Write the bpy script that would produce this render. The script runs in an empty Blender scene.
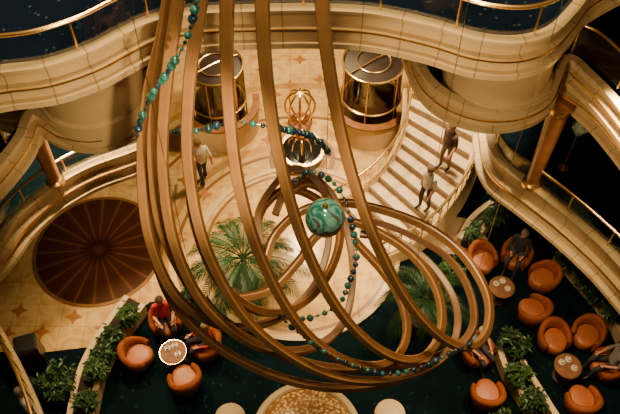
import bpy, bmesh, math, random
from mathutils import Vector, Matrix
from mathutils.geometry import tessellate_polygon
random.seed(7)
C = bpy.context.scene.collection
PI = math.pi
# ------------------------------------------------------------------ camera
PITCH = math.radians(55); F = 780.0; H = 17.0
FW = Vector((0, math.cos(PITCH), -math.sin(PITCH))); UP = Vector((0, math.sin(PITCH), math.cos(PITCH)))
cam = bpy.data.cameras.new('camera'); cam.sensor_width = 36; cam.lens = F/620*36; cam.clip_end = 200
co = bpy.data.objects.new('camera', cam); C.objects.link(co)
co.location = (0, 0, H); co.rotation_euler = (PI/2-PITCH, 0, 0)
bpy.context.scene.camera = co
def P(u, v, z=0.0):
    du, dv = u-310, 207-v
    d = FW*F + UP*dv + Vector((1, 0, 0))*du
    t = (z-H)/d.z
    return Vector((t*d.x, t*d.y, z))
def Dp(u, v, d):
    return Vector((0, 0, H)) + d*(FW + UP*((207-v)/F) + Vector((1, 0, 0))*((u-310)/F))

# ------------------------------------------------------------------ materials
def nodes(name):
    m = bpy.data.materials.new(name); m.use_nodes = True
    nt = m.node_tree; return m, nt, nt.nodes['Principled BSDF'], nt.nodes, nt.links
def mat(name, col, rough=.5, metal=0, var=.15, scale=6, coat=0, emit=0, bump=0):
    m, nt, b, N, L = nodes(name)
    t = N.new('ShaderNodeTexCoord'); n = N.new('ShaderNodeTexNoise'); n.inputs['Scale'].default_value = scale; n.inputs['Detail'].default_value = 5
    L.new(t.outputs['Object'], n.inputs['Vector'])
    r = N.new('ShaderNodeValToRGB')
    r.color_ramp.elements[0].position = .3; r.color_ramp.elements[1].position = .7
    r.color_ramp.elements[0].color = tuple(c*(1-var) for c in col)+(1,)
    r.color_ramp.elements[1].color = tuple(min(1, c*(1+var)) for c in col)+(1,)
    L.new(n.outputs['Fac'], r.inputs['Fac']); L.new(r.outputs['Color'], b.inputs['Base Color'])
    b.inputs['Roughness'].default_value = rough; b.inputs['Metallic'].default_value = metal
    if coat: b.inputs['Coat Weight'].default_value = coat; b.inputs['Coat Roughness'].default_value = .15
    if emit:
        L.new(r.outputs['Color'], b.inputs['Emission Color']); b.inputs['Emission Strength'].default_value = emit
    if bump:
        bp = N.new('ShaderNodeBump'); bp.inputs['Strength'].default_value = bump; L.new(n.outputs['Fac'], bp.inputs['Height']); L.new(bp.outputs['Normal'], b.inputs['Normal'])
    return m
def carpet_mat(name, base, fleck, scale=9):
    m, nt, b, N, L = nodes(name)
    t = N.new('ShaderNodeTexCoord'); v = N.new('ShaderNodeTexVoronoi'); v.inputs['Scale'].default_value = scale
    L.new(t.outputs['Object'], v.inputs['Vector'])
    r = N.new('ShaderNodeValToRGB'); e = r.color_ramp.elements
    e[0].position = .08; e[0].color = fleck+(1,); e[1].position = .2; e[1].color = base+(1,)
    L.new(v.outputs['Distance'], r.inputs['Fac'])
    n = N.new('ShaderNodeTexNoise'); n.inputs['Scale'].default_value = 1.3; L.new(t.outputs['Object'], n.inputs['Vector'])
    mx = N.new('ShaderNodeMix'); mx.data_type = 'RGBA'; mx.blend_type = 'MULTIPLY'; mx.inputs['Factor'].default_value = .7
    L.new(r.outputs['Color'], mx.inputs['A']); L.new(n.outputs['Fac'], mx.inputs['B'])
    L.new(mx.outputs['Result'], b.inputs['Base Color']); b.inputs['Roughness'].default_value = .95
    b.inputs['Specular IOR Level'].default_value = .05
    return m
def marble_mat(name, a, c, line, size=.6, rough=.15):
    m, nt, b, N, L = nodes(name)
    t = N.new('ShaderNodeTexCoord'); br = N.new('ShaderNodeTexBrick'); br.offset = 0
    br.inputs['Scale'].default_value = 1/size; br.inputs['Brick Width'].default_value = 1; br.inputs['Row Height'].default_value = 1
    br.inputs['Mortar Size'].default_value = .009; br.inputs['Color1'].default_value = a+(1,); br.inputs['Color2'].default_value = c+(1,); br.inputs['Mortar'].default_value = line+(1,)
    L.new(t.outputs['Object'], br.inputs['Vector'])
    n = N.new('ShaderNodeTexNoise'); n.inputs['Scale'].default_value = 2.2; n.inputs['Detail'].default_value = 8; n.inputs['Distortion'].default_value = 1.2
    L.new(t.outputs['Object'], n.inputs['Vector'])
    r = N.new('ShaderNodeValToRGB'); r.color_ramp.elements[0].position = .35; r.color_ramp.elements[0].color = (.70, .56, .38, 1); r.color_ramp.elements[1].position = .6; r.color_ramp.elements[1].color = (1, 1, 1, 1)
    L.new(n.outputs['Fac'], r.inputs['Fac'])
    mx = N.new('ShaderNodeMix'); mx.data_type = 'RGBA'; mx.blend_type = 'MULTIPLY'; mx.inputs['Factor'].default_value = .8
    L.new(br.outputs['Color'], mx.inputs['A']); L.new(r.outputs['Color'], mx.inputs['B'])
    L.new(mx.outputs['Result'], b.inputs['Base Color']); b.inputs['Roughness'].default_value = rough
    return m
def panel_mat(name, col, seam, pitch=.55):
    m, nt, b, N, L = nodes(name)
    uv = N.new('ShaderNodeUVMap'); sp = N.new('ShaderNodeSeparateXYZ'); L.new(uv.outputs['UV'], sp.inputs['Vector'])
    d = N.new('ShaderNodeMath'); d.operation = 'DIVIDE'; d.inputs[1].default_value = pitch; L.new(sp.outputs['X'], d.inputs[0])
    fr = N.new('ShaderNodeMath'); fr.operation = 'FRACT'; L.new(d.outputs[0], fr.inputs[0])
    lt = N.new('ShaderNodeMath'); lt.operation = 'LESS_THAN'; lt.inputs[1].default_value = .03; L.new(fr.outputs[0], lt.inputs[0])
    n = N.new('ShaderNodeTexNoise'); n.inputs['Scale'].default_value = 2.5; n.inputs['Detail'].default_value = 6
    t = N.new('ShaderNodeTexCoord'); L.new(t.outputs['Object'], n.inputs['Vector'])
    r = N.new('ShaderNodeValToRGB'); r.color_ramp.elements[0].position = .3; r.color_ramp.elements[1].position = .7
    r.color_ramp.elements[0].color = tuple(c*.85 for c in col)+(1,); r.color_ramp.elements[1].color = col+(1,); L.new(n.outputs['Fac'], r.inputs['Fac'])
    mx = N.new('ShaderNodeMix'); mx.data_type = 'RGBA'; L.new(lt.outputs[0], mx.inputs['Factor']); L.new(r.outputs['Color'], mx.inputs['A']); mx.inputs['B'].default_value = seam+(1,)
    L.new(mx.outputs['Result'], b.inputs['Base Color']); b.inputs['Roughness'].default_value = .34
    return m
def rays_mat(name):
    m, nt, b, N, L = nodes(name)
    t = N.new('ShaderNodeTexCoord'); sp = N.new('ShaderNodeSeparateXYZ'); L.new(t.outputs['Object'], sp.inputs['Vector'])
    at = N.new('ShaderNodeMath'); at.operation = 'ARCTAN2'; L.new(sp.outputs['Y'], at.inputs[0]); L.new(sp.outputs['X'], at.inputs[1])
    mu = N.new('ShaderNodeMath'); mu.operation = 'MULTIPLY'; mu.inputs[1].default_value = 20; L.new(at.outputs[0], mu.inputs[0])
    si = N.new('ShaderNodeMath'); si.operation = 'SINE'; L.new(mu.outputs[0], si.inputs[0])
    r = N.new('ShaderNodeValToRGB'); e = r.color_ramp.elements
    e[0].position = .0; e[0].color = (.082, .027, .010, 1); e[1].position = .9; e[1].color = (.105, .036, .013, 1)
    x = e.new(.98); x.color = (.19, .08, .03, 1)
    L.new(si.outputs[0], r.inputs['Fac'])
    le = N.new('ShaderNodeVectorMath'); le.operation = 'LENGTH'; L.new(t.outputs['Object'], le.inputs[0])
    r2 = N.new('ShaderNodeValToRGB'); g = r2.color_ramp.elements
    g[0].position = 0; g[0].color = (1, .9, .8, 1); g[1].position = .9; g[1].color = (.7, .7, .7, 1)
    x = g.new(.05); x.color = (1, .9, .8, 1); x = g.new(.12); x.color = (.4, .4, .4, 1); x = g.new(.3); x.color = (1, .95, .9, 1)
    dv = N.new('ShaderNodeMath'); dv.operation = 'DIVIDE'; dv.inputs[1].default_value = 1.7; L.new(le.outputs['Value'], dv.inputs[0]); L.new(dv.outputs[0], r2.inputs['Fac'])
    mx = N.new('ShaderNodeMix'); mx.data_type = 'RGBA'; mx.blend_type = 'MULTIPLY'; mx.inputs['Factor'].default_value = 1
    L.new(r.outputs['Color'], mx.inputs['A']); L.new(r2.outputs['Color'], mx.inputs['B']); L.new(mx.outputs['Result'], b.inputs['Base Color'])
    b.inputs['Roughness'].default_value = .26
    return m
def glass_mat(name, tint=(.93, .96, .93), fac=.08):
    m = bpy.data.materials.new(name); m.use_nodes = True; N = m.node_tree.nodes; L = m.node_tree.links
    N.clear(); o = N.new('ShaderNodeOutputMaterial'); t = N.new('ShaderNodeBsdfTransparent'); t.inputs['Color'].default_value = tint+(1,)
    g = N.new('ShaderNodeBsdfGlossy'); g.inputs['Roughness'].default_value = .05; x = N.new('ShaderNodeMixShader'); x.inputs[0].default_value = fac
    L.new(t.outputs[0], x.inputs[1]); L.new(g.outputs[0], x.inputs[2]); L.new(x.outputs[0], o.inputs['Surface']); return m
def ball_mat():
    m, nt, b, N, L = nodes('swirled_glass')
    t = N.new('ShaderNodeTexCoord'); n = N.new('ShaderNodeTexNoise'); n.inputs['Scale'].default_value = 3.0; n.inputs['Detail'].default_value = 2; n.inputs['Distortion'].default_value = 1.2
    L.new(t.outputs['Object'], n.inputs['Vector'])
    r = N.new('ShaderNodeValToRGB'); e = r.color_ramp.elements
    e[0].position = .3; e[0].color = (.01, .06, .06, 1); e[1].position = .75; e[1].color = (.10, .22, .15, 1)
    for p, c in ((.40, (.03, .25, .24, 1)), (.48, (.22, .55, .50, 1)), (.55, (.03, .17, .17, 1)), (.62, (.16, .08, .10, 1)), (.67, (.28, .20, .08, 1))):
        x = e.new(p); x.color = c
    L.new(n.outputs['Fac'], r.inputs['Fac']); L.new(r.outputs['Color'], b.inputs['Base Color']); b.inputs['Roughness'].default_value = .08; b.inputs['Coat Weight'].default_value = 1; b.inputs['Coat Roughness'].default_value = .03
    return m
def amber_mat():
    m, nt, b, N, L = nodes('lit_amber_mosaic')
    t = N.new('ShaderNodeTexCoord'); v = N.new('ShaderNodeTexVoronoi'); v.inputs['Scale'].default_value = 14; L.new(t.outputs['Object'], v.inputs['Vector'])
    r = N.new('ShaderNodeValToRGB'); e = r.color_ramp.elements
    e[0].position = .1; e[0].color = (.75, .46, .13, 1); e[1].position = .6; e[1].color = (.22, .09, .02, 1)
    L.new(v.outputs['Distance'], r.inputs['Fac']); L.new(r.outputs['Color'], b.inputs['Base Color']); L.new(r.outputs['Color'], b.inputs['Emission Color']); b.inputs['Emission Strength'].default_value = .45; b.inputs['Roughness'].default_value = .3
    return m
CREAM = (.65, .48, .25)
M = dict(
    carpet=carpet_mat('navy_carpet', (.003, .013, .019), (.013, .045, .055), 5),
    carpet_up=carpet_mat('speckled_navy_carpet', (.006, .016, .042), (.09, .11, .14), 7),
    marble=marble_mat('cream_marble', (.78, .54, .23), (.70, .47, .19), (.42, .25, .09)),
    pink=marble_mat('pale_marble', (.70, .53, .33), (.64, .48, .29), (.42, .29, .16), .5),
    panel=panel_mat('cream_panels', CREAM, (.28, .18, .08)),
    cream=mat('cream_plaster', CREAM, .5, var=.06, scale=2),
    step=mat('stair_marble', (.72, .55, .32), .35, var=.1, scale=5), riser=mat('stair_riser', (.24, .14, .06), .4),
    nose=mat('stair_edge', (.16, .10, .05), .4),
    medallion=rays_mat('sunburst_wood'),
    inlay=mat('orange_inlay', (.42, .17, .045), .3), inlay_dark=mat('brown_inlay', (.24, .11, .035), .3), gold_inlay=mat('ochre_inlay', (.48, .26, .08), .3),
    bronze=mat('bronze_lacquer', (.52, .275, .110), .40, .06, .12, 3, .12), bronze_shaded=mat('bronze_shaded_edge', (.24, .105, .036), .42, .06, .15, 3, .1),  # lit and shaded tones of one bronze, shading put into the colour
    brass=mat('polished_brass', (.82, .52, .18), .25, .9, .08, 4),
    steel=mat('steel_wire', (.5, .42, .32), .3, 1, .05),
    glass=glass_mat('clear_glass'), smoked=glass_mat('smoked_glass', (.26, .22, .18), .14), ball=ball_mat(), amber=amber_mat(),
    bead=mat('turquoise_glass', (.03, .21, .21), .08, .1, .5, 9, 1), bead2=mat('dark_teal_glass', (.008, .055, .075), .08, .1, .5, 9, 1), bead3=mat('blue_glass', (.015, .06, .14), .08, .1, .5, 9, 1),
    leather=mat('orange_leather', (.34, .085, .02), .45, 0, .15, 5, .1), leather2=mat('orange_seat_leather', (.41, .115, .029), .45, 0, .15, 5),
    wood=mat('brown_wood', (.26, .10, .035), .35, 0, .3, 5, .15), tablewood=mat('table_wood', (.22, .085, .03), .65, 0, .3, 5), darkwood=mat('dark_wood', (.05, .02, .01), .4, 0, .3, 5),
    gloss=mat('dark_roof', (.018, .010, .007), .45, 0, .4, 3),
    white=mat('white_china', (.70, .64, .55), .4), black=mat('black_plastic', (.012, .012, .012), .35),
    soil=mat('soil', (.03, .018, .01), .95, 0, .4, 20), leaf=mat('dark_leaf', (.018, .060, .013), .45, 0, .5, 3), leaf2=mat('mid_leaf', (.034, .09, .018), .45, 0, .5, 3),
    palm=mat('palm_leaf', (.011, .042, .011), .5, 0, .5, 2), bark=mat('bark', (.12, .07, .035), .9, 0, .4, 10),
    wall=mat('dark_panelled_wall', (.10, .05, .025), .5, 0, .3, 2), crystal=mat('crystal', (.45, .55, .45), .08, 0, .3, 20, .5),
    water=mat('dark_water', (.01, .012, .012), .06),
    skin=mat('skin', (.58, .28, .17), .5, 0, .05), eye=mat('eye_dark', (.02, .015, .01), .3), lip=mat('lip', (.35, .10, .08), .5),
    shoe=mat('shoe_black', (.015, .012, .01), .4),
)
CL = {}
def cloth(c):
    if c not in CL: CL[c] = mat('cloth_%d' % len(CL), c, .9, 0, .15, 8)
    return CL[c]

# ------------------------------------------------------------------ object helpers
def obj(name, bm, m, parent=None, smooth=35, world=False, recalc=True):
    if recalc: bmesh.ops.recalc_face_normals(bm, faces=bm.faces[:])
    me = bpy.data.meshes.new(name)
    if world and parent is not None:
        bmesh.ops.translate(bm, verts=bm.verts, vec=-parent.location if parent.parent is None else -parent.location-parent.parent.location)
    bm.to_mesh(me); bm.free()
    for mm in (m if isinstance(m, (list, tuple)) else [m]): me.materials.append(mm)
    if smooth:
        for p in me.polygons: p.use_smooth = True
        me.set_sharp_from_angle(angle=math.radians(smooth))
    o = bpy.data.objects.new(name, me); C.objects.link(o)
    if parent is not None: o.parent = parent
    return o
def tag(o, label, cat=None, group=None, kind=None):
    o['label'] = label
    if cat: o['category'] = cat
    if group: o['group'] = group
    if kind: o['kind'] = kind
    return o
def thing(name, label, cat, loc=(0, 0, 0), rz=0, group=None):
    o = bpy.data.objects.new(name, None); C.objects.link(o); o.location = loc; o.rotation_euler = (0, 0, rz); o.empty_display_size = .1
    return tag(o, label, cat, group)
def dup(root, loc, rz, label, scale=1):
    r = root.copy(); C.objects.link(r); r.location = loc; r.rotation_euler = (0, 0, rz); r.scale = (scale,)*3; r['label'] = label
    for ch in list(root.children):
        c = ch.copy(); C.objects.link(c); c.parent = r
        for g in list(ch.children):
            d = g.copy(); C.objects.link(d); d.parent = c
    return r
def catmull(pts, n=8, closed=False):
    pts = [Vector(p) for p in pts]; out = []; k = len(pts)
    rng = k if closed else k-1
    for i in range(rng):
        if closed: a, b, c, d = pts[i-1], pts[i], pts[(i+1) % k], pts[(i+2) % k]
        else: a, b, c, d = pts[max(i-1, 0)], pts[i], pts[i+1], pts[min(i+2, k-1)]
        for j in range(n):
            t = j/n
            out.append(.5*((2*b)+(c-a)*t+(2*a-5*b+4*c-d)*t*t+(3*b-a-3*c+d)*t**3))
    if not closed: out.append(pts[-1])
    return out
def resample(pts, step):
    out = [pts[0].copy()]; acc = 0
    for a, b in zip(pts, pts[1:]):
        l = (b-a).length; pos = step-acc
        while pos <= l and l > 0:
            out.append(a.lerp(b, pos/l)); pos += step
        acc = (acc+l) % step if l else acc
    return out
def normals2(path, closed=False):
    k = len(path); ns = []
    for i in range(k):
        a = path[i-1] if (i > 0 or closed) else path[i]; b = path[(i+1) % k] if (i < k-1 or closed) else path[i]
        d = Vector((b.x-a.x, b.y-a.y)); d = d.normalized() if d.length > 1e-9 else Vector((1, 0)); ns.append(Vector((-d.y, d.x)))
    return ns
def sweep(path, prof, closed=False, loop=False, caps=True):
    """horizontal path, profile (offset to the left, z) -> bmesh with UV in metres"""
    bm = bmesh.new(); uvl = bm.loops.layers.uv.new('UVMap'); ns = normals2(path, closed); rows = []; s = 0; us = []
    for i, p in enumerate(path):
        if i: s += (path[i]-path[i-1]).length
        us.append(s)
        rows.append([bm.verts.new((p.x+ns[i].x*o, p.y+ns[i].y*o, p.z+z)) for o, z in prof])
    if closed: us.append(s+(path[0]-path[-1]).length)
    k = len(path); q = len(prof)
    for i in range(k if closed else k-1):
        for j in range(q if loop else q-1):
            a, b = rows[i], rows[(i+1) % k]; j2 = (j+1) % q
            try: f = bm.faces.new((a[j], b[j], b[j2], a[j2]))
            except ValueError: continue
            for l, (uu, vv) in zip(f.loops, ((us[i], j), (us[i+1], j), (us[i+1], j+1), (us[i], j+1))): l[uvl].uv = (uu, vv)
    if loop and caps and not closed:
        bm.faces.new(rows[0]); bm.faces.new(rows[-1][::-1])
    return bm
def tube(path, r, n=8, bm=None, closed=False, prof=None, up=None, taper=None, dark=()):
    bm = bm or bmesh.new(); k = len(path); rows = []
    prof = prof or [(math.cos(2*PI*i/n)*r, math.sin(2*PI*i/n)*r) for i in range(n)]
    prev = None
    for i in range(k):
        a = path[i-1] if (i > 0 or closed) else path[i]; b = path[(i+1) % k] if (i < k-1 or closed) else path[i]
        t = (b-a).normalized()
        if prev is None:
            x = (up or (Vector((0, 0, 1)) if abs(t.z) < .9 else Vector((1, 0, 0)))); x = (x-t*x.dot(t)).normalized()
        else:
            x = prev-t*prev.dot(t); x = x.normalized() if x.length > 1e-6 else prev
        prev = x; y = t.cross(x); s = taper(i/(k-1)) if taper else 1
        rows.append([bm.verts.new(path[i]+x*px*s+y*py*s) for px, py in prof])
    q = len(prof)
    for i in range(k if closed else k-1):
        a, b = rows[i], rows[(i+1) % k]
        for j in range(q):
            f = bm.faces.new((a[j], a[(j+1) % q], b[(j+1) % q], b[j]))
            if j in dark: f.material_index = 1
    if not closed: bm.faces.new(rows[0][::-1]); bm.faces.new(rows[-1])
    return bm
def lathe(prof, n=24, bm=None, c=(0, 0, 0), a0=0, a1=2*PI):
    bm = bm or bmesh.new(); full = abs(a1-a0-2*PI) < 1e-6; rows = []
    for i in range(n if full else n+1):
        a = a0+(a1-a0)*i/n; rows.append([bm.verts.new((c[0]+r*math.cos(a), c[1]+r*math.sin(a), c[2]+z)) for r, z in prof])
    for i in range(n):
        p, q = rows[i], rows[(i+1) % len(rows)]
        for j in range(len(prof)-1): bm.faces.new((p[j], q[j], q[j+1], p[j+1]))
    bmesh.ops.remove_doubles(bm, verts=bm.verts, dist=1e-5)
    return bm
def box(bm, c, s, rot=0, bev=0):
    r = bmesh.ops.create_cube(bm, size=1, matrix=Matrix.Translation(c) @ Matrix.Rotation(rot, 4, 'Z') @ Matrix.Diagonal((s[0], s[1], s[2], 1)))
    if bev:
        es = list({e for v in r['verts'] for e in v.link_edges}); bmesh.ops.bevel(bm, geom=es, offset=bev, segments=2, affect='EDGES')
    return bm
def ball(bm, c, r, s=(1, 1, 1), n=10):
    return bmesh.ops.create_uvsphere(bm, u_segments=n, v_segments=max(4, n*2//3), radius=r, matrix=Matrix.Translation(c) @ Matrix.Diagonal((s[0], s[1], s[2], 1)))['verts']
def poly(pts, th=0):
    bm = bmesh.new(); vs = [bm.verts.new(p) for p in pts]
    for t in tessellate_polygon([[Vector(p) for p in pts]]):
        try: bm.faces.new([vs[i] for i in t])
        except ValueError: pass
    bmesh.ops.recalc_face_normals(bm, faces=bm.faces[:])
    if sum(f.normal.z for f in bm.faces) < 0: bmesh.ops.reverse_faces(bm, faces=bm.faces[:])
    if th:
        r = bmesh.ops.extrude_face_region(bm, geom=bm.faces[:]); vv = [g for g in r['geom'] if isinstance(g, bmesh.types.BMVert)]
        bmesh.ops.translate(bm, verts=vv, vec=(0, 0, -th))
    return bm
def struct(name, bm, m, label, smooth=35):
    return tag(obj(name, bm, m, None, smooth), label, 'building', kind='structure')

# ------------------------------------------------------------------ the setting
struct('floor', box(bmesh.new(), (0, 10, -.05), (40, 34, .1)), M['carpet'], 'dark navy carpet of the lounge floor', 0)
mp = [(-60, 352), (45, 352), (98, 346), (122, 322), (150, 302), (205, 298), (250, 255), (350, 250), (385, 252), (400, 246), (428, 222), (452, 192), (474, 140), (470, 60), (460, -70), (120, -80), (-60, 60)]
struct('floor_marble', poly([P(u, v, .012) for u, v in mp], .011), M['marble'], 'cream marble paving of the far half of the floor', 0)
DC = P(298, 248, 0)
struct('floor_disc', lathe([(0, .02), (2.5, .02), (2.5, .0)], 72, c=DC), M['marble'], 'round cream marble dance floor below the hoops', 0)
struct('trim_1', lathe([(2.32, .021), (2.32, .026), (2.4, .026), (2.4, .021)], 72, c=DC), M['inlay_dark'], 'thin brown ring inlaid near the edge of the round floor')
struct('trim_2', lathe([(2.5, .0), (2.5, .06), (2.62, .06), (2.62, .0)], 72, c=DC), M['cream'], 'pale stone kerb around the round floor')
for n, r0, r1, mm, l in ((12, 3.05, 3.14, 'inlay_dark', 'inner brown arc'), (13, 3.3, 3.5, 'gold_inlay', 'ochre arc'), (14, 4.4, 4.5, 'inlay_dark', 'outer brown arc'), (17, 5.6, 5.8, 'gold_inlay', 'farthest ochre arc')):
    struct('trim_%d' % n, lathe([(r0, .0122), (r0, .018), (r1, .018), (r1, .0122)], 60, c=DC, a0=PI*.36, a1=PI*(1.12 if n < 14 else .8)), M[mm], l+' inlaid in the marble behind the round floor')
struct('floor_landing', poly([P(u, v, .015) for u, v in ((440, 214), (476, 220), (488, 240), (476, 254), (440, 254), (422, 242))], .013), M['pink'], 'pale marble patch at the foot of the stairs', 0)
MC = P(99, 250, 0)
o = struct('floor_medallion', lathe([(0, .03), (1.58, .03), (1.58, .012)], 72), M['medallion'], 'round dark brown floor medallion with fine radiating lines', 0); o.location = MC
struct('trim_3', lathe([(1.58, .012), (1.58, .034), (1.66, .034), (1.66, .012)], 72, c=MC), M['inlay_dark'], 'thin brown ring around the brown floor medallion')
bm = bmesh.new()
def star(bm, c, r, k=4, rot=0, z=.03):
    vs = [bm.verts.new((c.x+math.cos(rot+PI*i/k)*(r if i % 2 == 0 else r*.42), c.y+math.sin(rot+PI*i/k)*(r if i % 2 == 0 else r*.42), z)) for i in range(2*k)]
    bm.faces.new(vs)
for u, v in ((20, 311), (74, 317), (128, 300), (8, 334), (42, 332), (104, 328), (172, 215), (185, 180), (345, 150), (262, 70), (300, 60), (240, 175), (365, 175), (320, 80), (160, 270), (205, 195), (275, 95), (335, 115), (255, 110), (290, 85), (330, 60), (268, 140), (180, 240)):
    star(bm, P(u, v), .22)
struct('trim_4', bm, M['inlay'], 'small orange star inlays scattered in the marble floor', 0)
bm = bmesh.new()
for a in range(24): star(bm, DC+Vector((math.cos(a*PI/12)*2.05, math.sin(a*PI/12)*2.05, 0)), .13, 4, a*PI/12, .028)
struct('trim_5', bm, M['gold_inlay'], 'ring of ochre star inlays on the round floor', 0)
struct('wall_back', box(bmesh.new(), (0, 22.0, 11), (34, .3, 22)), M['wall'], 'dark wall at the far end of the atrium', 0)
struct('wall_left', box(bmesh.new(), (-14, 9, 11), (.3, 26, 22)), M['wall'], 'dark wall at the left of the atrium', 0)
struct('wall_right', box(bmesh.new(), (14, 9, 11), (.3, 26, 22)), M['wall'], 'dark wall at the right of the atrium', 0)

def edge(px, z, n=8): return catmull([P(u, v, z) for u, v in px], n)
GT = [30]
def parapet(n, path, h, label, ledge=.1, t=.1):
    prof = [(t, 0), (-.05, 0), (-.05, -.05), (0, -.055), (0, -.09), (.04, -.095), (.04, -h*.55), (-ledge*.6, -h*.56), (-ledge*.6, -h*.66), (.04, -h*.67), (.04, -h*.74), (-.01, -h*.75), (-.01, -h+.0), (-ledge, -h-.01), (-ledge, -h-.11), (t, -h-.11)]
    GT[0] += 1
    struct('trim_%d' % GT[0], sweep(path, [(-ledge*.6-.02, -h*.57), (-ledge*.6-.02, -h*.63), (-ledge*.6+.01, -h*.63), (-ledge*.6+.01, -h*.57)], loop=True), M['brass'], 'thin gold strip along the '+label.replace('cream panelled ', ''), 30)
    return struct('trim_%d' % n, sweep(path, prof, loop=True), M['panel'], label, 30)
def rail(path, rise, label, panel_from=.0, step=1.05, r=.03):
    loc = path[len(path)//2]
    t = thing('balcony_railing', label, 'railing', (loc.x, loc.y, loc.z))
    hp = [p+Vector((0, 0, rise)) for p in path]
    obj('handrail', tube(hp, r, 8), M['brass'], t, world=True)
    obj('glass_panel', sweep(path, [(.005, panel_from+.02), (.005, rise-.05), (-.005, rise-.05), (-.005, panel_from+.02)], loop=True), M['glass'], t, world=True)
    for p in resample(path, step):
        obj('post', tube([p+Vector((0, 0, panel_from)), p+Vector((0, 0, rise))], .016, 6), M['brass'], t, world=True)
    return t
def shifted(path, d):
    ns = normals2(path); return [p+Vector((n.x*d, n.y*d, 0)) for p, n in zip(path, ns)]
d4 = [(-90, 78), (-40, 76), (0, 70), (45, 64), (90, 49), (125, 31), (155, 18), (200, 11), (250, 9), (310, 8), (370, 11), (430, 23), (478, 37), (520, 40), (553, 30), (576, 8), (596, -16), (640, -40)]
p4 = edge(d4, 9.9)
parapet(6, p4, .54, 'cream panelled parapet of the uppermost balcony')
rail(shifted(p4, .06), .5, 'brass handrail along the uppermost balcony at the top of the photo')
def slab(name, path, outer, z, m, label):
    pts = [Vector((p.x, p.y, z)) for p in path]+[Vector((x, y, z)) for x, y in outer]
    return struct(name, poly(pts, .2), m, label, 0)
a, b = p4[0], p4[-1]
slab('floor_upper', shifted(p4, .08), [(13, b.y), (13, 20), (-13, 20), (-13, a.y)], 9.55, M['carpet_up'], 'speckled navy carpet of the uppermost balcony')
d3 = [(-90, 262), (-40, 205), (0, 162), (20, 136), (32, 112), (58, 124), (92, 128), (126, 116), (150, 94), (160, 66), (166, 36), (195, 14), (250, 8), (310, 6), (370, 9), (402, 20), (414, 50), (428, 78), (454, 98), (490, 108), (526, 105), (552, 90), (568, 58), (590, 74), (620, 106), (680, 184)]
p3 = edge(d3, 7.4)
parapet(7, p3, .42, 'cream panelled parapet of the middle balcony with two round bays')
a, b = p3[0], p3[-1]
slab('floor_middle', shifted(p3, .08), [(13, b.y), (13, 20), (-13, 20), (-13, a.y)], 7.05, M['carpet'], 'dark carpet of the middle balcony')
for i, (u, v, w) in enumerate(((94, 90, 'left'), (498, 70, 'right'))):
    c = P(u, v, 7.4)
    struct('wall_bay_%s' % w, lathe([(.92, -.4), (.92, .06), (.86, .09), (.86, 1.7), (.92, 1.73), (.92, 1.95), (0, 1.95)], 48, c=c), M['cream'], 'plain round cream bay between two balconies on the %s' % w)
for n, a0, w, hh in ((15, [(-90, 258), (-40, 200), (0, 160), (18, 140), (30, 124)], 'left', .34), (16, [(556, 74), (588, 92), (620, 124), (680, 202)], 'right', .5)):
    pp = shifted(edge(a0, 6.85), -.02)
    parapet(n, pp, hh, 'cream panelled lower tier under the middle balcony on the %s' % w)
for s, px in (('left', [(0, 130), (16, 108), (24, 92)]), ('right', [(576, 40), (596, 50), (628, 80)])):
    pp = edge(px, 7.8)
    rail(pp, .35, 'short brass handrail on the middle balcony at the %s edge' % s, -.3)
d2L = [(-80, 330), (-40, 284), (-6, 248), (18, 216), (50, 188), (88, 166), (132, 150), (150, 140), (150, 126), (130, 116)]
d2R = [(486, 110), (488, 128), (492, 148), (504, 166), (532, 187), (562, 210), (592, 236), (622, 266), (680, 335)]
for n, d, s, hh in ((8, d2L, -1, .6), (9, d2R, 1, .8)):
    p = edge(d, 4.0); w = 'left' if s < 0 else 'right'
    parapet(n, p, hh, 'cream panelled parapet of the lower balcony on the %s' % w, .16, .14)
    rail(shifted(p, .08), .5, 'brass and glass railing above the lower balcony on the %s' % w)
    q = shifted(p, .1)
    if s < 0: slab('floor_balcony_left', q, [(-4, 14.5), (-13, 14.5), (-13, q[0].y)], 3.5, M['carpet'], 'dark carpet of the lower balcony on the left')
    else: slab('floor_balcony_right', q, [(13, q[-1].y), (13, 14.5), (4.6, 14.5)], 3.3, M['carpet'], 'dark carpet of the lower balcony on the right')
for u, v, w in ((56, 182, 'left'), (531, 184, 'right')):
    c = P(u, v, 4.0)
    t = thing('column', 'tapered brown wood column with gold caps on the %s lower balcony' % w, 'column', c)
    obj('shaft', lathe([(0, .12), (.13, .12), (.2, 2.3), (0, 2.3)], 20), M['wood'], t)
    obj('gold_cap', lathe([(0, 0), (.2, 0), (.2, .08), (.15, .13), (0, .13)], 20), M['brass'], t)
    obj('gold_cap', lathe([(0, 2.25), (.2, 2.25), (.25, 2.35), (.25, 2.45), (0, 2.45)], 20), M['brass'], t)
c = P(563, 168, 3.3)
t = thing('crystal_lamp', 'cut crystal lamp on a brass stem beside the right column', 'lamp', c)
obj('stem', lathe([(0, 0), (.12, 0), (.12, .03), (.025, .06), (.025, 1.15), (0, 1.15)], 12), M['brass'], t)
obj('crystal', lathe([(0, 1.1), (.1, 1.2), (.19, 1.38), (.1, 1.56), (0, 1.66)], 8), M['crystal'], t, smooth=0)

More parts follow.
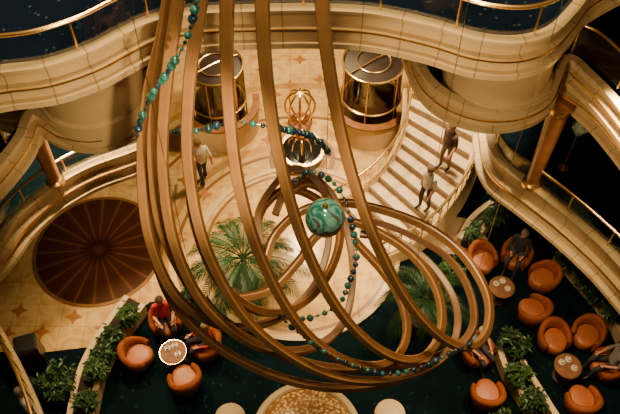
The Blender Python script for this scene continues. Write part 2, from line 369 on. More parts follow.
# ------------------------------------------------------------------ staircase
NS = 12; RISE = .16; ZT = NS*RISE
inn = catmull([Vector((u, v, 0)) for u, v in ((332, 214), (368, 191), (395, 160), (408, 124), (410, 88))], 8)
out = catmull([Vector((u, v, 0)) for u, v in ((376, 264), (421, 240), (453, 205), (472, 163), (480, 114))], 8)
def lerp_path(path, s):
    x = max(0, min(.9999, s))*(len(path)-1); i = int(x); return path[i].lerp(path[i+1], x-i)
def stair(s, lat, z=None):
    q = lerp_path(inn, s).lerp(lerp_path(out, s), lat); return P(q.x, q.y, ZT*s if z is None else z)
b0 = stair(.0, .5)
st = thing('staircase', 'curved marble staircase with cream side walls', 'staircase', b0)
for i in range(NS):
    s0, s1 = i/NS, (i+1)/NS; z = (i+1)*RISE
    pts = [stair(s0, l/6) for l in range(7)]+[stair(s1, l/6) for l in range(6, -1, -1)]
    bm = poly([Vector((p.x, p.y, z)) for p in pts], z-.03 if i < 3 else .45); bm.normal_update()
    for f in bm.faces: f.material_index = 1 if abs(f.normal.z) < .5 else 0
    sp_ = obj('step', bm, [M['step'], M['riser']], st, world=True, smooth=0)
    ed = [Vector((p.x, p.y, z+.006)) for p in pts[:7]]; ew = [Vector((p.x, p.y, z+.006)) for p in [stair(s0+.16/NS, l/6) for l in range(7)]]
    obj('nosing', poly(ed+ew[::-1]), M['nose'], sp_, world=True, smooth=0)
for l, w in ((-.02, 'inner'), (1.02, 'outer')):
    pp = [stair(k/30, l) for k in range(31)]
    obj('stringer', tube(pp, .1, prof=[(-.3, -.06), (.2, -.06), (.2, .06), (-.3, .06)], up=Vector((0, 0, 1))), M['cream'], st, world=True)
    t = thing('stair_railing', 'brass handrail and glass on the %s side of the curved stairs' % w, 'railing', pp[15])
    obj('handrail', tube([p+Vector((0, 0, .95)) for p in pp], .036), M['brass'], t, world=True)
    obj('lower_rail', tube([p+Vector((0, 0, .28)) for p in pp], .02), M['brass'], t, world=True)
    bm = bmesh.new()
    rows = [[bm.verts.new(p+Vector((0, 0, h))) for h in (.3, .9)] for p in pp]
    for a, b in zip(rows, rows[1:]): bm.faces.new((a[0], b[0], b[1], a[1]))
    obj('glass_panel', bm, M['glass'], t, world=True)
    for p in resample(pp, .3): obj('post', tube([p+Vector((0, 0, .15)), p+Vector((0, 0, .95))], .018, 6), M['brass'], t, world=True)
zl = ZT+.02
struct('floor_stairhead', poly([P(u, v, zl) for u, v in ((410, 88), (440, 101), (480, 114), (505, 100), (500, 40), (425, 30))], .3), M['step'], 'pale landing at the head of the curved stairs', 0)

# ------------------------------------------------------------------ hanging sculpture
hoops = [
 [(322, -90, 7.3), (322, 0, 8.4), (331, 80, 9.4), (348, 160, 10.3), (375, 240, 11.1), (408, 302, 11.8), (442, 338, 12.3), (470, 347, 12.6), (487, 330, 12.9), (487, 295, 13.3), (463, 255, 13.7), (425, 226, 14), (375, 208, 14.3), (335, 203, 14.4), (300, 212, 14.3), (275, 235, 14.2), (265, 262, 14)],
 [(260, -90, 7.2), (262, 0, 8.3), (267, 80, 9.3), (280, 160, 10.2), (303, 240, 11), (335, 305, 11.7), (372, 345, 12.2), (406, 360, 12.5), (431, 350, 12.8), (442, 322, 13.1), (436, 288, 13.5), (415, 258, 13.8), (385, 236, 14), (350, 222, 14.2), (318, 235, 14.2), (298, 262, 14.1), (270, 290, 13.9), (230, 300, 13.6)],
 [(229, -90, 7.2), (227, 0, 8.3), (228, 90, 9.4), (238, 180, 10.4), (260, 255, 11.2), (295, 320, 11.9), (335, 356, 12.4), (372, 366, 12.7), (398, 355, 13), (407, 328, 13.3), (399, 296, 13.6), (380, 268, 13.9), (356, 242, 14.1), (335, 215, 14.2), (310, 195, 14.2), (285, 190, 14.2), (265, 205, 14.1), (255, 228, 14)],
 [(212, -90, 7.6), (201, 0, 8.6), (189, 90, 9.6), (189, 170, 10.5), (207, 250, 11.3), (247, 320, 12), (300, 362, 12.5), (350, 380, 12.8), (400, 378, 13.0), (438, 362, 13.2), (456, 335, 13.5), (454, 300, 13.7), (430, 264, 14), (395, 240, 14.2), (360, 234, 14.3)],
 [(186, -90, 8), (178, 0, 9), (166, 90, 10), (163, 170, 10.8), (175, 245, 11.5), (205, 305, 12.1), (255, 345, 12.6), (305, 350, 12.9), (340, 328, 13.2), (352, 290, 13.5), (350, 245, 13.9), (335, 200, 14.1), (312, 178, 14.2), (288, 188, 14.2), (275, 215, 14.1)],
 [(176, -70, 9.2), (165, 20, 10), (147, 100, 10.8), (142, 170, 11.4), (150, 240, 11.9), (178, 298, 12.4), (225, 326, 12.8), (275, 320, 13.2), (310, 292, 13.5), (327, 252, 13.8), (328, 210, 14), (318, 183, 14), (295, 168, 14), (272, 188, 14), (258, 215, 14), (262, 245, 13.9)],
 [(150, 130, 11.2), (148, 180, 11.6), (152, 240, 12.1), (172, 300, 12.7), (215, 345, 13), (275, 376, 13.2), (335, 388, 13.3), (390, 382, 13.4), (430, 362, 13.5), (462, 344, 13.4)],
 [(182, -80, 8.6), (172, 0, 9.4), (157, 90, 10.4), (153, 165, 11.1), (166, 240, 11.8), (210, 312, 12.4), (270, 350, 12.8), (330, 368, 13.0), (385, 366, 13.2), (440, 356, 13.3), (471, 332, 13.4), (471, 296, 13.6), (450, 260, 13.9), (412, 236, 14.2), (372, 222, 14.4), (338, 228, 14.5)],
 [(190, 160, 10.5), (196, 225, 11.3), (222, 285, 12.1), (262, 312, 12.7), (300, 305, 13.2), (328, 275, 13.6), (340, 235, 13.9), (330, 198, 14.1), (308, 184, 14.1), (284, 198, 14.1)],
]
sc = thing('hanging_sculpture', 'suspended sculpture of long sweeping bronze hoops in the middle of the atrium', 'sculpture', Dp(325, 330, 12.6))
hw, hd, q = .074, .06, .02
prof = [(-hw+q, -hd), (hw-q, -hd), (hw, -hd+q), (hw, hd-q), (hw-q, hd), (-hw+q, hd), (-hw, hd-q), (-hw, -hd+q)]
HP = []
for h in hoops:
    pp = catmull([Dp(*k) for k in h], 10); HP.append(pp)
    obj('hoop', tube(pp, .07, prof=prof, up=Vector((1, -.3, 0)), dark=(2, 6)), [M['bronze'], M['bronze_shaded']], sc, world=True, smooth=30)  # narrow hoop sides coloured darker to imitate their shaded side
def wire(parent, a, b, r=.004): obj('hanging_wire', tube([a, b], r, 5), M['steel'], parent, world=True)
for i, k in ((0, 95), (2, 80), (5, 55)):
    a = HP[i][min(k, len(HP[i])-1)]; wire(sc, a, Vector((a.x*.9, a.y-.1, 18.5)))
bp = Dp(325, 218, 12.0)
gb = thing('glass_ball', 'turquoise swirled glass ball hanging at the centre of the hoops', 'ornament', bp)
bm = bmesh.new(); ball(bm, (0, 0, 0), .31, n=32); obj('globe', bm, M['ball'], gb, smooth=180)
obj('cap', lathe([(0, .30), (.05, .295), (.05, .33), (.02, .36), (0, .36)], 14), M['brass'], gb)
wire(gb, bp+Vector((0, 0, .35)), bp+Vector((0, 0, 11)))
def strand(label, px, n0=1):
    pp = catmull([Dp(*k) for k in px], 10); t = thing('bead_strand', label, 'bead strand', pp[len(pp)//2], 0, None)
    obj('cord', tube(pp, .008, 5), M['steel'], t, world=True)
    random.seed(n0); pts = resample(pp, .125)
    for i, p in enumerate(pts[:95]):
        r = random.choice((.026, .036, .048, .060)); bm = bmesh.new(); ball(bm, p, r, n=10)
        obj('bead', bm, random.choice((M['bead'], M['bead'], M['bead2'], M['bead3'])), t, world=True, smooth=180)
strand('turquoise bead strand winding down the top left hoops', [(205, -40, 8), (196, 5, 8.4), (186, 40, 8.8), (166, 75, 9.4), (152, 95, 9.8), (140, 122, 10.2), (137, 140, 10.4)], 1)
strand('turquoise bead strand running across the hoops and down past the ball', [(170, 132, 11), (200, 130, 10.2), (235, 122, 10), (275, 128, 10), (305, 134, 10.8), (320, 142, 11.3), (330, 155, 11.8)], 2)
strand('turquoise bead strand hanging in a loop to the right of the glass ball', [(290, 185, 12.4), (308, 172, 12.2), (330, 180, 12.2), (345, 200, 12.2), (354, 235, 12.3), (356, 262, 12.4), (348, 285, 12.5), (338, 305, 12.6), (310, 318, 12.6), (282, 318, 12.6)], 3)
strand('turquoise bead strand trailing along the bottom of the lowest hoops', [(280, 316, 12.1), (300, 334, 12.1), (325, 352, 12.1), (355, 366, 12.1), (390, 374, 12.2), (425, 366, 12.2), (452, 352, 12.3), (474, 342, 12.4)], 4)

# ------------------------------------------------------------------ furniture
def make_chair(label):
    t = thing('armchair', label, 'armchair', (0, 0, 0), 0, 'orange leather armchairs in the lounge')
    bm = bmesh.new(); rows = []; n = 26
    for i in range(n+1):
        s = i/n; ang = math.radians(-218+256*s)
        cx, cy = math.cos(ang), math.sin(ang)
        k = max(0, -cy); hh = .56+.2*k**1.3; fr = min(1, min(s, 1-s)/.08); hh -= .05*(1-fr)
        ro, ri = .39, .27
        sec = [(ri+.02, .2), (ri, .3), (ri, hh-.05), (ri+.03, hh-.01), ((ro+ri)/2, hh+.012), (ro-.03+.03*k, hh-.01), (ro+.03*k, hh-.06), (ro-.01, .3), (ro-.05, .12), (ri+.05, .12)]
        rows.append([bm.verts.new((cx*r, cy*r*1.0, z)) for r, z in sec])
    for a, b in zip(rows, rows[1:]):
        for j in range(len(a)): bm.faces.new((a[j], a[(j+1) % len(a)], b[(j+1) % len(a)], b[j]))
    bm.faces.new(rows[0]); bm.faces.new(rows[-1][::-1])
    obj('shell', bm, M['leather'], t, smooth=50)
    bm = bmesh.new()
    lathe([(0, .16), (.255, .16), (.27, .2), (.27, .38), (.25, .42), (.18, .435), (0, .44)], 28, bm)
    for v in bm.verts:
        if v.co.y > 0: v.co.y *= 1.32
    obj('seat_cushion', bm, M['leather2'], t, smooth=50)
    for x, y in ((.2, .22), (-.2, .22), (.2, -.22), (-.2, -.22)):
        obj('foot', lathe([(0, 0), (.02, 0), (.03, .17), (0, .17)], 8, c=(x, y, 0)), M['darkwood'], t)
    return t
CH = {}
first = None
def face(c, tgt): return math.atan2(tgt.y-c.y, tgt.x-c.x)-PI/2
def chair(key, u, v, tgt, label):
    global first
    c = P(u, v, .35); c.z = .0; a = face(c, tgt)
    if first is None:
        first = make_chair(label); first.location = c; first.rotation_euler = (0, 0, a)
    else: dup(first, c, a, label)
    CH[key] = (c, a)
T1, T2, T3 = P(502, 287, .55), P(568, 366, .55), P(173, 352, .55)
for t in (T1, T2, T3): t.z = 0
chair('a1', 482, 260, T1, 'orange armchair at the upper left of the table nearest the stairs')
chair('a2', 516, 256, T1, 'orange armchair under the dark-clothed sitter, behind the table nearest the stairs')
chair('a3', 543, 278, T1, 'orange armchair to the right of the table nearest the stairs')
chair('a4', 533, 310, T1, 'orange armchair in front of the table nearest the stairs')
chair('b1', 554, 339, T2, 'orange armchair behind and left of the right-hand table by the planter')
chair('b2', 587, 335, T2, 'orange armchair directly behind the right-hand table')
chair('b3', 607, 365, T2, 'orange armchair under the grey-shirted sitter at the right edge')
chair('b4', 582, 400, T2, 'orange armchair in front of the right-hand table at the bottom')
chair('c1', 487, 394, P(470, 330), 'orange armchair alone at the bottom between planter and hoops')
chair('c2', 478, 352, P(520, 420), 'orange armchair under the sitter beneath the lowest hoops')
chair('d1', 138, 355, T3, 'orange armchair on the left of the left-hand table')
chair('d2', 185, 379, T3, 'orange armchair in front of the left-hand table')
chair('d3', 166, 322, T3, 'orange armchair under the red-shirted sitter behind the left-hand table')
chair('d4', 205, 345, T3, 'orange armchair under the sitter right of the left-hand table')
tb = None
for c, l in ((T1, 'round brown wood table among the armchairs nearest the stairs'), (T2, 'round brown wood table at the right edge'), (T3, 'round brown wood table between the two red-shirted sitters')):
    if tb is None:
        tb = thing('lounge_table', l, 'table', c, 0, 'round lounge tables')
        obj('tabletop', lathe([(0, .52), (.28, .52), (.30, .535), (.30, .555), (.28, .57), (0, .57)], 32), M['tablewood'], tb)
        obj('edge_band', lathe([(.298, .53), (.31, .53), (.31, .56), (.298, .56)], 32), M['brass'], tb)
        obj('pedestal', lathe([(0, .03), (.04, .03), (.035, .3), (.06, .52), (0, .52)], 16), M['darkwood'], tb)
        obj('base', lathe([(0, 0), (.22, 0), (.22, .02), (.05, .05), (0, .05)], 24), M['darkwood'], tb)
    else: dup(tb, c, 0, l)
cup = None
for c, nm in ((T1, 'nearest the stairs'), (T2, 'at the right edge'), (T3, 'between the red-shirted sitters')):
    for dx, dy, w in ((-.13, .08, 'left'), (.12, -.06, 'right'), (.03, .15, 'far')):
        l = 'white cup at the %s of the round table %s' % (w, nm); loc = (c.x+dx, c.y+dy, .57)
        if cup is None:
            cup = thing('cup', l, 'cup', loc, 0, 'white cups on the lounge tables')
            obj('bowl', lathe([(0, .012), (.03, .012), (.045, .08), (.04, .08), (.027, .02), (0, .02)], 14), M['white'], cup)
            obj('saucer', lathe([(0, 0), (.04, 0), (.075, .012), (.075, .016), (.04, .008), (0, .012)], 18), M['white'], cup)
        else: dup(cup, loc, 0, l)

# ------------------------------------------------------------------ planting
def planter(px, w, label, h=.42):
    pp = edge(px, 0.0, 6); t = thing('planter', label, 'planter', pp[len(pp)//2])
    obj('trough', sweep(pp, [(-w, 0), (-w, h), (-w+.13, h), (-w+.13, .1), (w-.13, .1), (w-.13, h), (w, h), (w, 0)], loop=True), M['cream'], t, world=True)
    obj('soil', sweep(pp, [(-w+.125, .1), (-w+.125, h-.05), (w-.125, h-.05), (w-.125, .1)], loop=True), M['soil'], t, world=True)
planter([(138, 308), (115, 340), (97, 371), (88, 402), (82, 440)], .3, 'long curved cream planter left of the left-hand table')
planter([(504, 350), (512, 374), (528, 400), (549, 434)], .28, 'curved cream planter left of the right-hand table')
planter([(560, 256), (587, 286), (609, 312), (627, 342)], .28, 'curved cream planter behind the right-hand table')
planter([(512, 206), (490, 218), (474, 232), (464, 250)], .26, 'short cream planter beside the chairs nearest the stairs')
def leaf(bm, base, d, L, w, droop=.3):
    d = d.normalized(); s = d.cross(Vector((0, 0, 1))); s = s.normalized() if s.length > .01 else Vector((1, 0, 0))
    m = base+d*L*.5; e = base+d*L-Vector((0, 0, droop*L))
    v = [bm.verts.new(base), bm.verts.new(m+s*w), bm.verts.new(e), bm.verts.new(m-s*w)]; bm.faces.new(v)
def bush(u, v, r, label, m, seed, z=.36, h=.6):
    c = P(u, v, z+h*.3); c.z = z; random.seed(seed)
    t = thing('leafy_plant', label, 'plant', c)
    st = bmesh.new(); bm = bmesh.new()
    for i in range(int(18+r*26)):
        a = random.uniform(0, 2*PI); rr = r*random.uniform(.15, .85); top = Vector((math.cos(a)*rr, math.sin(a)*rr, h*random.uniform(.5, 1.05)))
        tube([Vector((top.x*.15, top.y*.15, -.03 if z else 0)), Vector((top.x*.5, top.y*.5, top.z*.6)), top], .008, 4, st)
        for k in range(17):
            p = Vector((top.x*.15, top.y*.15, 0)).lerp(top, random.uniform(.35, 1)); b = random.uniform(0, 2*PI)
            leaf(bm, p, Vector((math.cos(b), math.sin(b), random.uniform(-.1, .6))), random.uniform(.10, .2), random.uniform(.022, .042), random.uniform(.1, .5))
    obj('stems', st, M['bark'], t); obj('foliage', bm, m, t, smooth=0, recalc=False)
L1, L2 = M['leaf'], M['leaf2']
bush(130, 318, .3, 'leafy shrub at the far end of the left planter', L2, 1); bush(114, 342, .3, 'dark leafy shrub in the left planter beside the armchair', L1, 2)
bush(97, 372, .28, 'shrub in the middle of the left planter', L2, 3); bush(60, 388, .58, 'large dark shrub standing on the carpet left of the left planter', L1, 4, 0, .9); bush(88, 404, .28, 'shrub at the near end of the left planter', L1, 5)
bush(506, 202, .75, 'large fern-like shrub in the short planter by the stairs', L1, 6, .36, .8); bush(472, 236, .25, 'small shrub at the near end of the short planter', L2, 7)
bush(565, 263, .34, 'leafy shrub at the far end of the curved right planter', L2, 8); bush(584, 282, .46, 'large shrub in the middle of the curved right planter', L1, 9); bush(611, 315, .3, 'shrub at the near end of the curved right planter', L2, 10)
bush(598, 299, .3, 'dark shrub between two others in the curved right planter', L1, 17); bush(105, 356, .26, 'dark shrub between two lighter ones in the left planter', L1, 18)
bush(513, 346, .46, 'large shrub at the far end of the planter beside the table', L1, 11); bush(517, 378, .34, 'shrub midway along the planter beside the table', L2, 12); bush(531, 404, .32, 'shrub at the near end of the planter beside the table', L1, 13)
bush(492, 222, .3, 'middle shrub of the short planter by the stairs', L2, 19)
bush(500, 427, .4, 'shrub on the carpet at the bottom below the lone armchair', L2, 14, 0, .6); bush(192, 302, .32, 'dark low shrub behind the red-shirted sitter by the marble edge', L1, 15, 0, .5); bush(452, 272, .35, 'low shrub on the carpet near the stair foot', L2, 16, 0, .5)
def frond_mesh(L, seed, arch):
    random.seed(seed); bm = bmesh.new()
    pts = [Vector((0, L*(.95*s-.12*s**3), L*(arch*s-(arch+.35)*s*s))) for s in [k/12 for k in range(13)]]
    tube(pts, .018, 5, bm, taper=lambda s: 1-.8*s)
    for k in range(30):
        s = .10+.88*k/30; x = s*12; i = min(11, int(x)); p = pts[i].lerp(pts[i+1], x-i); tn = (pts[i+1]-pts[i]).normalized()
        ll = L*.25*math.sin(PI*min(1, .18+s*.8))**.8*random.uniform(.85, 1.1)
        for sd in (-1, 1):
            d = (tn*.95+Vector((sd, 0, 0))*.75+Vector((0, 0, .15))).normalized(); e = p+d*ll+Vector((0, 0, -.35*ll)); m = p+d*ll*.5
            wv = tn*.019
            f = [bm.verts.new(p-wv*.5), bm.verts.new(m-wv), bm.verts.new(e), bm.verts.new(m+wv), bm.verts.new(p+wv*.5)]; bm.faces.new(f)
    me = bpy.data.meshes.new('frond'); bm.to_mesh(me); bm.free(); me.materials.append(M['palm']); return me
FM = [frond_mesh(1.65, 1, .75), frond_mesh(1.4, 2, 1.1), frond_mesh(1.75, 3, .5)]
def palm(u, v, zc, n, label, sc=1.0):
    c = P(u, v, zc); c.z = .02; t = thing('potted_palm', label, 'palm', c)
    obj('pot', lathe([(0, 0), (.24, 0), (.32, .42), (.34, .48), (.29, .48), (.27, .4), (0, .4)], 24), M['darkwood'], t)
    obj('trunk', tube([Vector((0, 0, .38)), Vector((.02, .01, .8)), Vector((0, 0, zc))], .07, 10), M['bark'], t)
    for i in range(n):
        o = bpy.data.objects.new('frond', FM[i % 3]); C.objects.link(o); o.parent = t; o.location = (0, 0, zc-.03)
        o.rotation_euler = (0, 0, 2*PI*i/n+.3*math.sin(i*2.7)); o.scale = (sc,)*3
palm(243, 258, 1.5, 19, 'large potted palm standing on the round marble floor', 1.1)
palm(426, 297, 1.4, 15, 'potted palm on the navy carpet to the right under the hoops', .85)

# ------------------------------------------------------------------ far end: booths, fountain, brass piece
def booth(u, v, zt, label, cl, r=.8):
    c = P(u, v, zt); c.z = .012; t = thing('round_booth', label, 'booth', c)
    obj('floor_plate', lathe([(0, 0), (r, 0), (r, .08), (0, .08)], 32), M['wood'], t)
    obj('cladding', lathe([(r-.06, .08), (r-.06, 1.05), (r-.1, 1.05), (r-.1, .08), (r-.06, .08)], 32), M['gloss'], t)
    for z in (.1, 1.1, zt-.05):
        obj('brass_ring', tube([Vector((math.cos(a*PI/16)*r, math.sin(a*PI/16)*r, z)) for a in range(32)], .034, 8, closed=True), M['brass'], t)
    for a in range(6):
        x, y = math.cos(a*PI/3+.3)*r, math.sin(a*PI/3+.3)*r
        obj('post', tube([Vector((x, y, .08)), Vector((x, y, zt))], .024, 6), M['brass'], t)
    obj('glass', lathe([(r-.02, 1.1), (r-.02, zt-.1)], 32), M['smoked'], t)
    rf = obj('roof', lathe([(0, zt-.3), (r-.02, zt-.14), (r-.02, zt-.1), (r*.6, zt-.06), (0, zt-.02), (0, zt-.3)], 32), M['gloss'], t)
    x, y = math.cos(.6)*(r-.05), math.sin(.6)*(r-.05)
    obj('roof_bar', tube([Vector((x, y, zt-.05)), Vector((0, 0, zt+.01)), Vector((-x, -y, zt-.05))], .026, 6), M['brass'], rf)
    obj('roof_ring', tube([Vector((math.cos(a*PI/12)*r*.55, math.sin(a*PI/12)*r*.55, zt-.03)) for a in range(24)], .022, 6, closed=True), M['brass'], rf)
    k = thing('curved_counter', cl, 'counter', c)
    obj('counter_front', lathe([(r+.32, 0), (r+.32, .9), (r+.22, .9), (r+.22, 0), (r+.32, 0)], 30, a0=-2.6, a1=.3), M['cream'], k)
    obj('countertop', lathe([(r+.17, .9), (r+.38, .9), (r+.38, .95), (r+.17, .95), (r+.17, .9)], 30, a0=-2.6, a1=.3), M['wood'], k)
booth(374, 60, 2.4, 'round dark glass and brass booth left of the stair head', 'curved cream counter with wood top around the booth left of the stairs', .82)
booth(214, 64, 2.4, 'round dark glass and brass booth at the far left behind the hoops', 'curved cream counter with wood top around the far left booth', .75)
c = P(302, 152, .3); c.z = .012
t = thing('fountain', 'round dark fountain with brass rim on the marble floor', 'fountain', c)
obj('basin', lathe([(0, 0), (.55, 0), (.62, .4), (.55, .42), (.5, .3), (0, .28)], 32), M['darkwood'], t)
obj('rim', lathe([(.54, .4), (.64, .4), (.64, .45), (.54, .45), (.54, .4)], 32), M['brass'], t)
obj('water', lathe([(0, .36), (.53, .36)], 32), M['water'], t)
for k in range(8):
    a = k*PI/4; pp = [Vector((math.cos(a)*r, math.sin(a)*r, z)) for r, z in ((.04, .35), (.08, .8), (.2, .98), (.32, .85), (.36, .6))]
    obj('spout', tube(catmull(pp, 5), .022, 6), M['brass'], t)
obj('finial', lathe([(0, .35), (.07, .35), (.05, .9), (.1, 1.0), (.06, 1.12), (0, 1.16)], 14), M['brass'], t)
struct('trim_10', lathe([(.78, .013), (.78, .03), (.92, .03), (.92, .013)], 40, c=c), M['inlay_dark'], 'brown ring in the marble around the fountain')
c = P(300, 112, .5); c.z = .012
t = thing('brass_sculpture', 'brass sculpture of crossed loops behind the fountain', 'sculpture', c)
obj('plinth', lathe([(0, 0), (.35, 0), (.35, .1), (.3, .14), (0, .14)], 24), M['wood'], t)
for k in range(4):
    a = k*PI/4; obj('loop', tube([Vector((math.cos(a)*.42*math.cos(b), math.sin(a)*.42*math.cos(b), .72+.58*math.sin(b))) for b in [2*PI*j/28 for j in range(28)]], .032, 6, closed=True), M['brass'], t)
struct('door_1', box(bmesh.new(), (-.6, 21.8, 1.1), (1.6, .1, 2.2), 0, .02), M['wood'], 'wooden double door in the far wall', 0)

# ------------------------------------------------------------------ lit counter at the bottom
c = P(307, 434, 1.0); c.z = 0
t = thing('lit_bar', 'round cream bar counter with glowing amber mosaic top at the bottom', 'bar', c)
obj('body', lathe([(0, 0), (.95, 0), (1.0, .9), (0, .9)], 48), M['wood'], t)
obj('rim', lathe([(1.0, .9), (1.12, .9), (1.16, .94), (1.16, .99), (1.12, 1.03), (1.04, 1.03), (1.0, 1.0), (1.0, .9)], 48), M['cream'], t)
obj('mosaic_top', lathe([(0, 1.2), (.5, 1.14), (.85, 1.04), (1.01, .95)], 48), M['amber'], t)
for u, v, l in ((230, 418, 'cream round stool left of the glowing bar'), (390, 414, 'cream round stool right of the glowing bar')):
    c = P(u, v, .7); c.z = 0
    s = thing('round_stool', l, 'stool', c)
    obj('seat', lathe([(0, .6), (.3, .6), (.34, .65), (.33, .72), (.28, .76), (0, .78)], 28), M['cream'], s)
    obj('stem', lathe([(0, .02), (.05, .02), (.05, .6), (0, .6)], 12), M['brass'], s); obj('base', lathe([(0, 0), (.24, 0), (.24, .025), (0, .04)], 24), M['brass'], s)
c = P(36, 360, 0)
t = thing('speaker_cabinet', 'black cabinet standing on the carpet at the edge of the marble, far left', 'cabinet', c, .3)
obj('body', box(bmesh.new(), (0, 0, .47), (.5, .45, .9), 0, .03), M['black'], t); obj('grille', box(bmesh.new(), (0, -.235, .5), (.4, .02, .7), 0, .005), M['darkwood'], t)
obj('base', box(bmesh.new(), (0, 0, .01), (.42, .38, .02)), M['darkwood'], t)
pp = edge([(-12, 312), (8, 348), (24, 380), (38, 414), (48, 450)], 2.0)
rail(pp, .75, 'brass and glass railing at the lower left corner', -.1, .4, .035)
struct('trim_11', sweep(pp, [(-.05, -.1), (-.05, -.25), (.07, -.25), (.07, -.1)], loop=True), M['panel'], 'cream ledge under the railing at the lower left corner')

# ------------------------------------------------------------------ people
def person(label, loc, rz, seated=False, shirt=(.5, .5, .5), legs=(.03, .03, .05), hair=(.05, .03, .02), bald=False, pose='rest', long_sleeve=False, stride=0):
    S = {}
    def j(n, x, y, z, r): S[n] = (Vector((x, y, z)), r)
    if seated:
        ph = .55; lean = -.06
        j('pel', 0, -.08, ph, .13); j('waist', 0, -.10, ph+.17, .125); j('chest', 0, -.11+lean*.3, ph+.37, .145); j('neck', 0, -.10+lean*.3, ph+.53, .055)
    else:
        ph = .95; j('pel', 0, 0, .95, .125); j('waist', 0, 0, 1.1, .12); j('chest', 0, .0, 1.29, .145); j('neck', 0, .01, 1.47, .055)
    n = S['neck'][0]
    j('head0', 0, n.y+.02, n.z+.08, .075); j('head1', 0, n.y+.03, n.z+.16, .095); j('head2', 0, n.y+.02, n.z+.24, .07)
    E = [('pel', 'waist', 1), ('waist', 'chest', 1), ('chest', 'neck', 1), ('neck', 'head0', 0), ('head0', 'head1', 0), ('head1', 'head2', 0)]
    hands = []
    for s, w in ((-1, 'l'), (1, 'r')):
        ch = S['chest'][0]
        j('sh'+w, s*.18, ch.y, ch.z+.09, .065)
        if seated:
            if pose == 'table' and s > 0: el, wr = (s*.24, ch.y+.12, ch.z-.16), (s*.14, ch.y+.38, ch.z-.12)
            else: el, wr = (s*.25, ch.y+.06, ch.z-.2), (s*.17, ch.y+.29, ch.z-.24)
        else:
            sw = stride*s*.25
            el, wr = (s*.235, ch.y-.03-sw*.6, ch.z-.2), (s*.235, ch.y+.06-sw*1.3, ch.z-.43)
        j('el'+w, *el, .045); j('wr'+w, *wr, .03)
        d = (Vector(wr)-Vector(el)).normalized(); hd = Vector(wr)+d*.07; j('ha'+w, *hd, .032)
        E += [('chest', 'sh'+w, 1), ('sh'+w, 'el'+w, 1), ('el'+w, 'wr'+w, 1 if long_sleeve else 0), ('wr'+w, 'ha'+w, 0)]
        hands.append((hd, d, s))
        p = S['pel'][0]; j('hip'+w, s*.09, p.y+(.05 if seated else 0), p.z-.03, .092)
        if seated: kn, an = (s*.13, p.y+.44, p.z+.0), (s*.13, p.y+.47, .09)
        else: kn, an = (s*.1, .04+stride*s*.14, .50), (s*.1, -.02+stride*s*.22, .09)
        j('kn'+w, *kn, .06); j('an'+w, *an, .042); j('toe'+w, an[0]*1.1, an[1]+.17, .035, .034)
        E += [('pel', 'hip'+w, 2), ('hip'+w, 'kn'+w, 2), ('kn'+w, 'an'+w, 2), ('an'+w, 'toe'+w, 3)]
    names = list(S); idx = {k: i for i, k in enumerate(names)}
    V = [S[k][0] for k in names]; R = [S[k][1] for k in names]; ED = [(idx[a], idx[b]) for a, b, _ in E]; SEG = [(S[a][0], S[b][0], S[a][1], S[b][1], m) for a, b, m in E]
    roots = [idx['pel']]
    for hd, d, s in hands:
        side = d.cross(Vector((0, 0, 1))); side = side.normalized() if side.length > .1 else Vector((0, 1, 0))
        nrm = side.cross(d).normalized()
        for f, (o, L) in enumerate(((-.027, .06), (-.009, .075), (.009, .08), (.027, .072), (.04*1, .05))):
            base = hd+side*o*.8+d*(.0 if f < 4 else -.03); dd = d if f < 4 else (d+side*.8).normalized()
            k = len(V); V += [base, base+dd*L*.6+nrm*.002, base+dd*L-nrm*.018*(1 if f < 4 else .3)]; R += [.010, .009, .007]; ED += [(k, k+1), (k+1, k+2)]; roots.append(k)
            SEG.append((V[k], V[k+2], .01, .01, 0))
    me = bpy.data.meshes.new('tmp'); me.from_pydata([tuple(v) for v in V], ED, []); ob = bpy.data.objects.new('tmp', me); C.objects.link(ob)
    ob.modifiers.new('skin', 'SKIN')
    if not me.skin_vertices:
        bmt = bmesh.new(); bmt.from_mesh(me); bmt.verts.layers.skin.verify(); bmt.to_mesh(me); bmt.free()
    sv = me.skin_vertices[0].data
    for i, r in enumerate(R): sv[i].radius = (r, r); sv[i].use_root = i in roots
    ob.modifiers[0].use_smooth_shade = True
    sb = ob.modifiers.new('sub', 'SUBSURF'); sb.levels = 1; sb.render_levels = 1
    dg = bpy.context.evaluated_depsgraph_get(); ev = ob.evaluated_get(dg); nm = bpy.data.meshes.new_from_object(ev)
    bm = bmesh.new(); bm.from_mesh(nm); bpy.data.objects.remove(ob); bpy.data.meshes.remove(me); bpy.data.meshes.remove(nm)
    for f in bm.faces:
        c = f.calc_center_median(); best = 1e9
        for a, b, ra, rb, m in SEG:
            ab = b-a; tt = max(0, min(1, (c-a).dot(ab)/ab.length_squared)); dd = (c-(a+ab*tt)).length-(ra+(rb-ra)*tt)
            if dd < best: best = dd; f.material_index = m
        f.smooth = True
    hc = S['head1'][0]
    def add(cn, r, s, mi):
        before = set(bm.faces); ball(bm, cn, r, s, 8)
        for f in bm.faces:
            if f not in before: f.material_index = mi; f.smooth = True
    add(hc+Vector((0, .093, -.015)), .02, (.7, 1, 1.2), 0)
    for s in (-1, 1):
        add(hc+Vector((s*.09, -.005, -.01)), .026, (.4, .7, 1.2), 0); add(hc+Vector((s*.034, .082, .012)), .013, (1.2, .6, .8), 4)
    add(hc+Vector((0, .08, -.055)), .02, (1.3, .5, .35), 5)
    t = thing('person', label, 'person', loc, rz)
    obj('body', bm, [M['skin'], cloth(shirt), cloth(legs), M['shoe'], M['eye'], M['lip']], t, smooth=180, recalc=False)
    hb = bmesh.new(); ball(hb, hc+Vector((0, -.014, .033)), .104, (.95, 1.0, .98), 16)
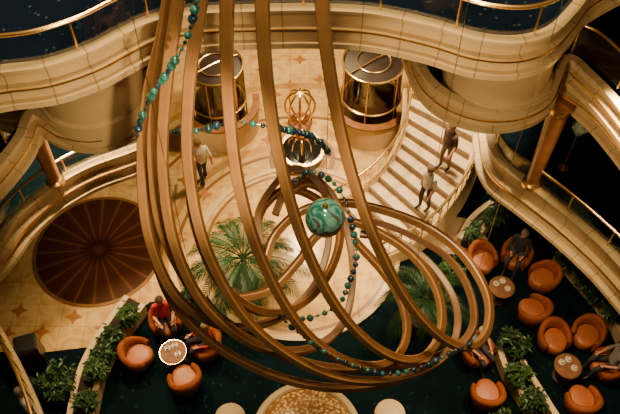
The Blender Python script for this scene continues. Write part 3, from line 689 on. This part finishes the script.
    bmesh.ops.delete(hb, geom=[v for v in hb.verts if v.co.z < hc.z+(.05 if v.co.y > hc.y+.02 else -.03) or (bald and v.co.z > hc.z+.09)], context='VERTS')
    obj('hair', hb, cloth(hair), t, smooth=180)
def sit(key, label, **k):
    c, a = CH[key]; person(label, (c.x, c.y, 0), a, True, **k)
GREY = (.30, .26, .21)
def on_stair(s, lat):
    i = int(s*NS); p = stair((i+.5)/NS, lat); return Vector((p.x, p.y, (i+1)*RISE+.008))
p1 = on_stair(.40, .72); p2 = on_stair(.66, .66)
dn = stair(.1, .8)-stair(.5, .8); dn.z = 0; aa = math.atan2(dn.y, dn.x)-PI/2
person('person in pale shirt and dark trousers walking down the stairs, lower of two', p1, aa, shirt=(.80, .78, .74), legs=(.05, .04, .045), hair=(.16, .09, .04), stride=.25)
person('person in dark shirt higher up the stairs, nearer the landing', p2, aa, shirt=(.09, .05, .045), legs=(.22, .15, .09), hair=(.10, .06, .03), stride=.25)
g = P(205, 182, .012); person('person in pale top and jeans walking across the marble floor behind the hoops', g, .6, shirt=(.70, .64, .54), legs=(.035, .055, .11), hair=(.16, .08, .03), stride=.6)
sit('d3', 'person in red shirt seated behind the left-hand table', shirt=(.58, .025, .015), legs=(.02, .02, .03), pose='table')
sit('d4', 'person in dark red top seated to the right of the left-hand table', shirt=(.40, .03, .025), legs=(.02, .02, .03), hair=(.2, .12, .05), pose='table', long_sleeve=True)
sit('a2', 'person in dark clothes seated at the table nearest the stairs', shirt=(.03, .03, .04), legs=(.05, .05, .06), hair=GREY, pose='table', long_sleeve=True)
sit('b3', 'person in grey shirt seated at the right edge by the table', shirt=(.30, .30, .30), legs=(.04, .04, .05), hair=GREY, pose='table')
sit('c2', 'person in pale blue shirt seated beneath the lowest hoops', shirt=(.25, .28, .32), legs=(.05, .05, .07), hair=(.4, .36, .3))
g = P(40, 420, 0); person('person in white shirt standing beyond the railing in the lower left corner', g, -1.0, shirt=(.6, .58, .56), legs=(.03, .03, .05), hair=GREY)

# ------------------------------------------------------------------ light
WARM = (1, .70, .345)
def light(kind, name, loc, e, col=WARM, size=1, aim=None, angle=None):
    l = bpy.data.lights.new(name, kind); l.energy = e; l.color = col
    if kind == 'AREA': l.shape = 'DISK'; l.size = size
    else: l.shadow_soft_size = size
    if angle: l.spot_size = math.radians(angle); l.spot_blend = .6
    o = bpy.data.objects.new(name, l); C.objects.link(o); o.location = loc
    if aim is not None: o.rotation_euler = (Vector(aim)-Vector(loc)).to_track_quat('-Z', 'Y').to_euler()
    return o
light('AREA', 'overhead_light', (0, 8.5, 23), 3400, size=3.5)  # broad overhead light, assumed as an unseen ceiling lamp
light('POINT', 'atrium_fill', (0, 4.0, 14.5), 550, size=.4)  # added mid-air fill for the balcony fronts, no fixture here
light('SPOT', 'bay_fill_left', (-.2, 3.0, 10.5), 1100, size=.2, aim=(-3.2, 9.2, 8), angle=50)  # added fill aimed at the left bay to set it off, not a fitting
light('SPOT', 'bay_fill_right', (.2, 3.0, 10.5), 1100, size=.2, aim=(3.4, 9.4, 8), angle=50)  # matching added fill for the right bay
light('SPOT', 'far_spot', (-.3, 14.6, 6.5), 2000, size=.3, angle=120)
light('SPOT', 'far_back_spot', (-.3, 17.6, 6.5), 1700, size=.3, angle=120)
light('SPOT', 'centre_fill', (-.3, 10.6, 9.0), 3200, size=.3, angle=48)  # added to brighten the round floor, no lamp hangs here
light('SPOT', 'stair_spot', (3, 12.5, 6.4), 2100, (1, .74, .43), .25, angle=80)
light('SPOT', 'medallion_fill', (-4.6, 10.4, 6.2), 2000, size=.25, angle=95)  # extra spot added to light the medallion and nearby marble
light('SPOT', 'lounge_left_spot', (-2.4, 9.4, 6.4), 900, size=.2, aim=(-3.6, 6.6, 0), angle=75)
light('SPOT', 'right_spot', (5.2, 8.6, 8.0), 2300, size=.25, aim=(5.0, 7.6, 0), angle=75)
light('SPOT', 'lounge_right_spot', (3.6, 7.6, 6.6), 800, size=.2, angle=80)
w = bpy.data.worlds.new('world'); bpy.context.scene.world = w; w.use_nodes = True
bgn = w.node_tree.nodes['Background']; bgn.inputs[0].default_value = (1, .72, .42, 1); bgn.inputs[1].default_value = .05
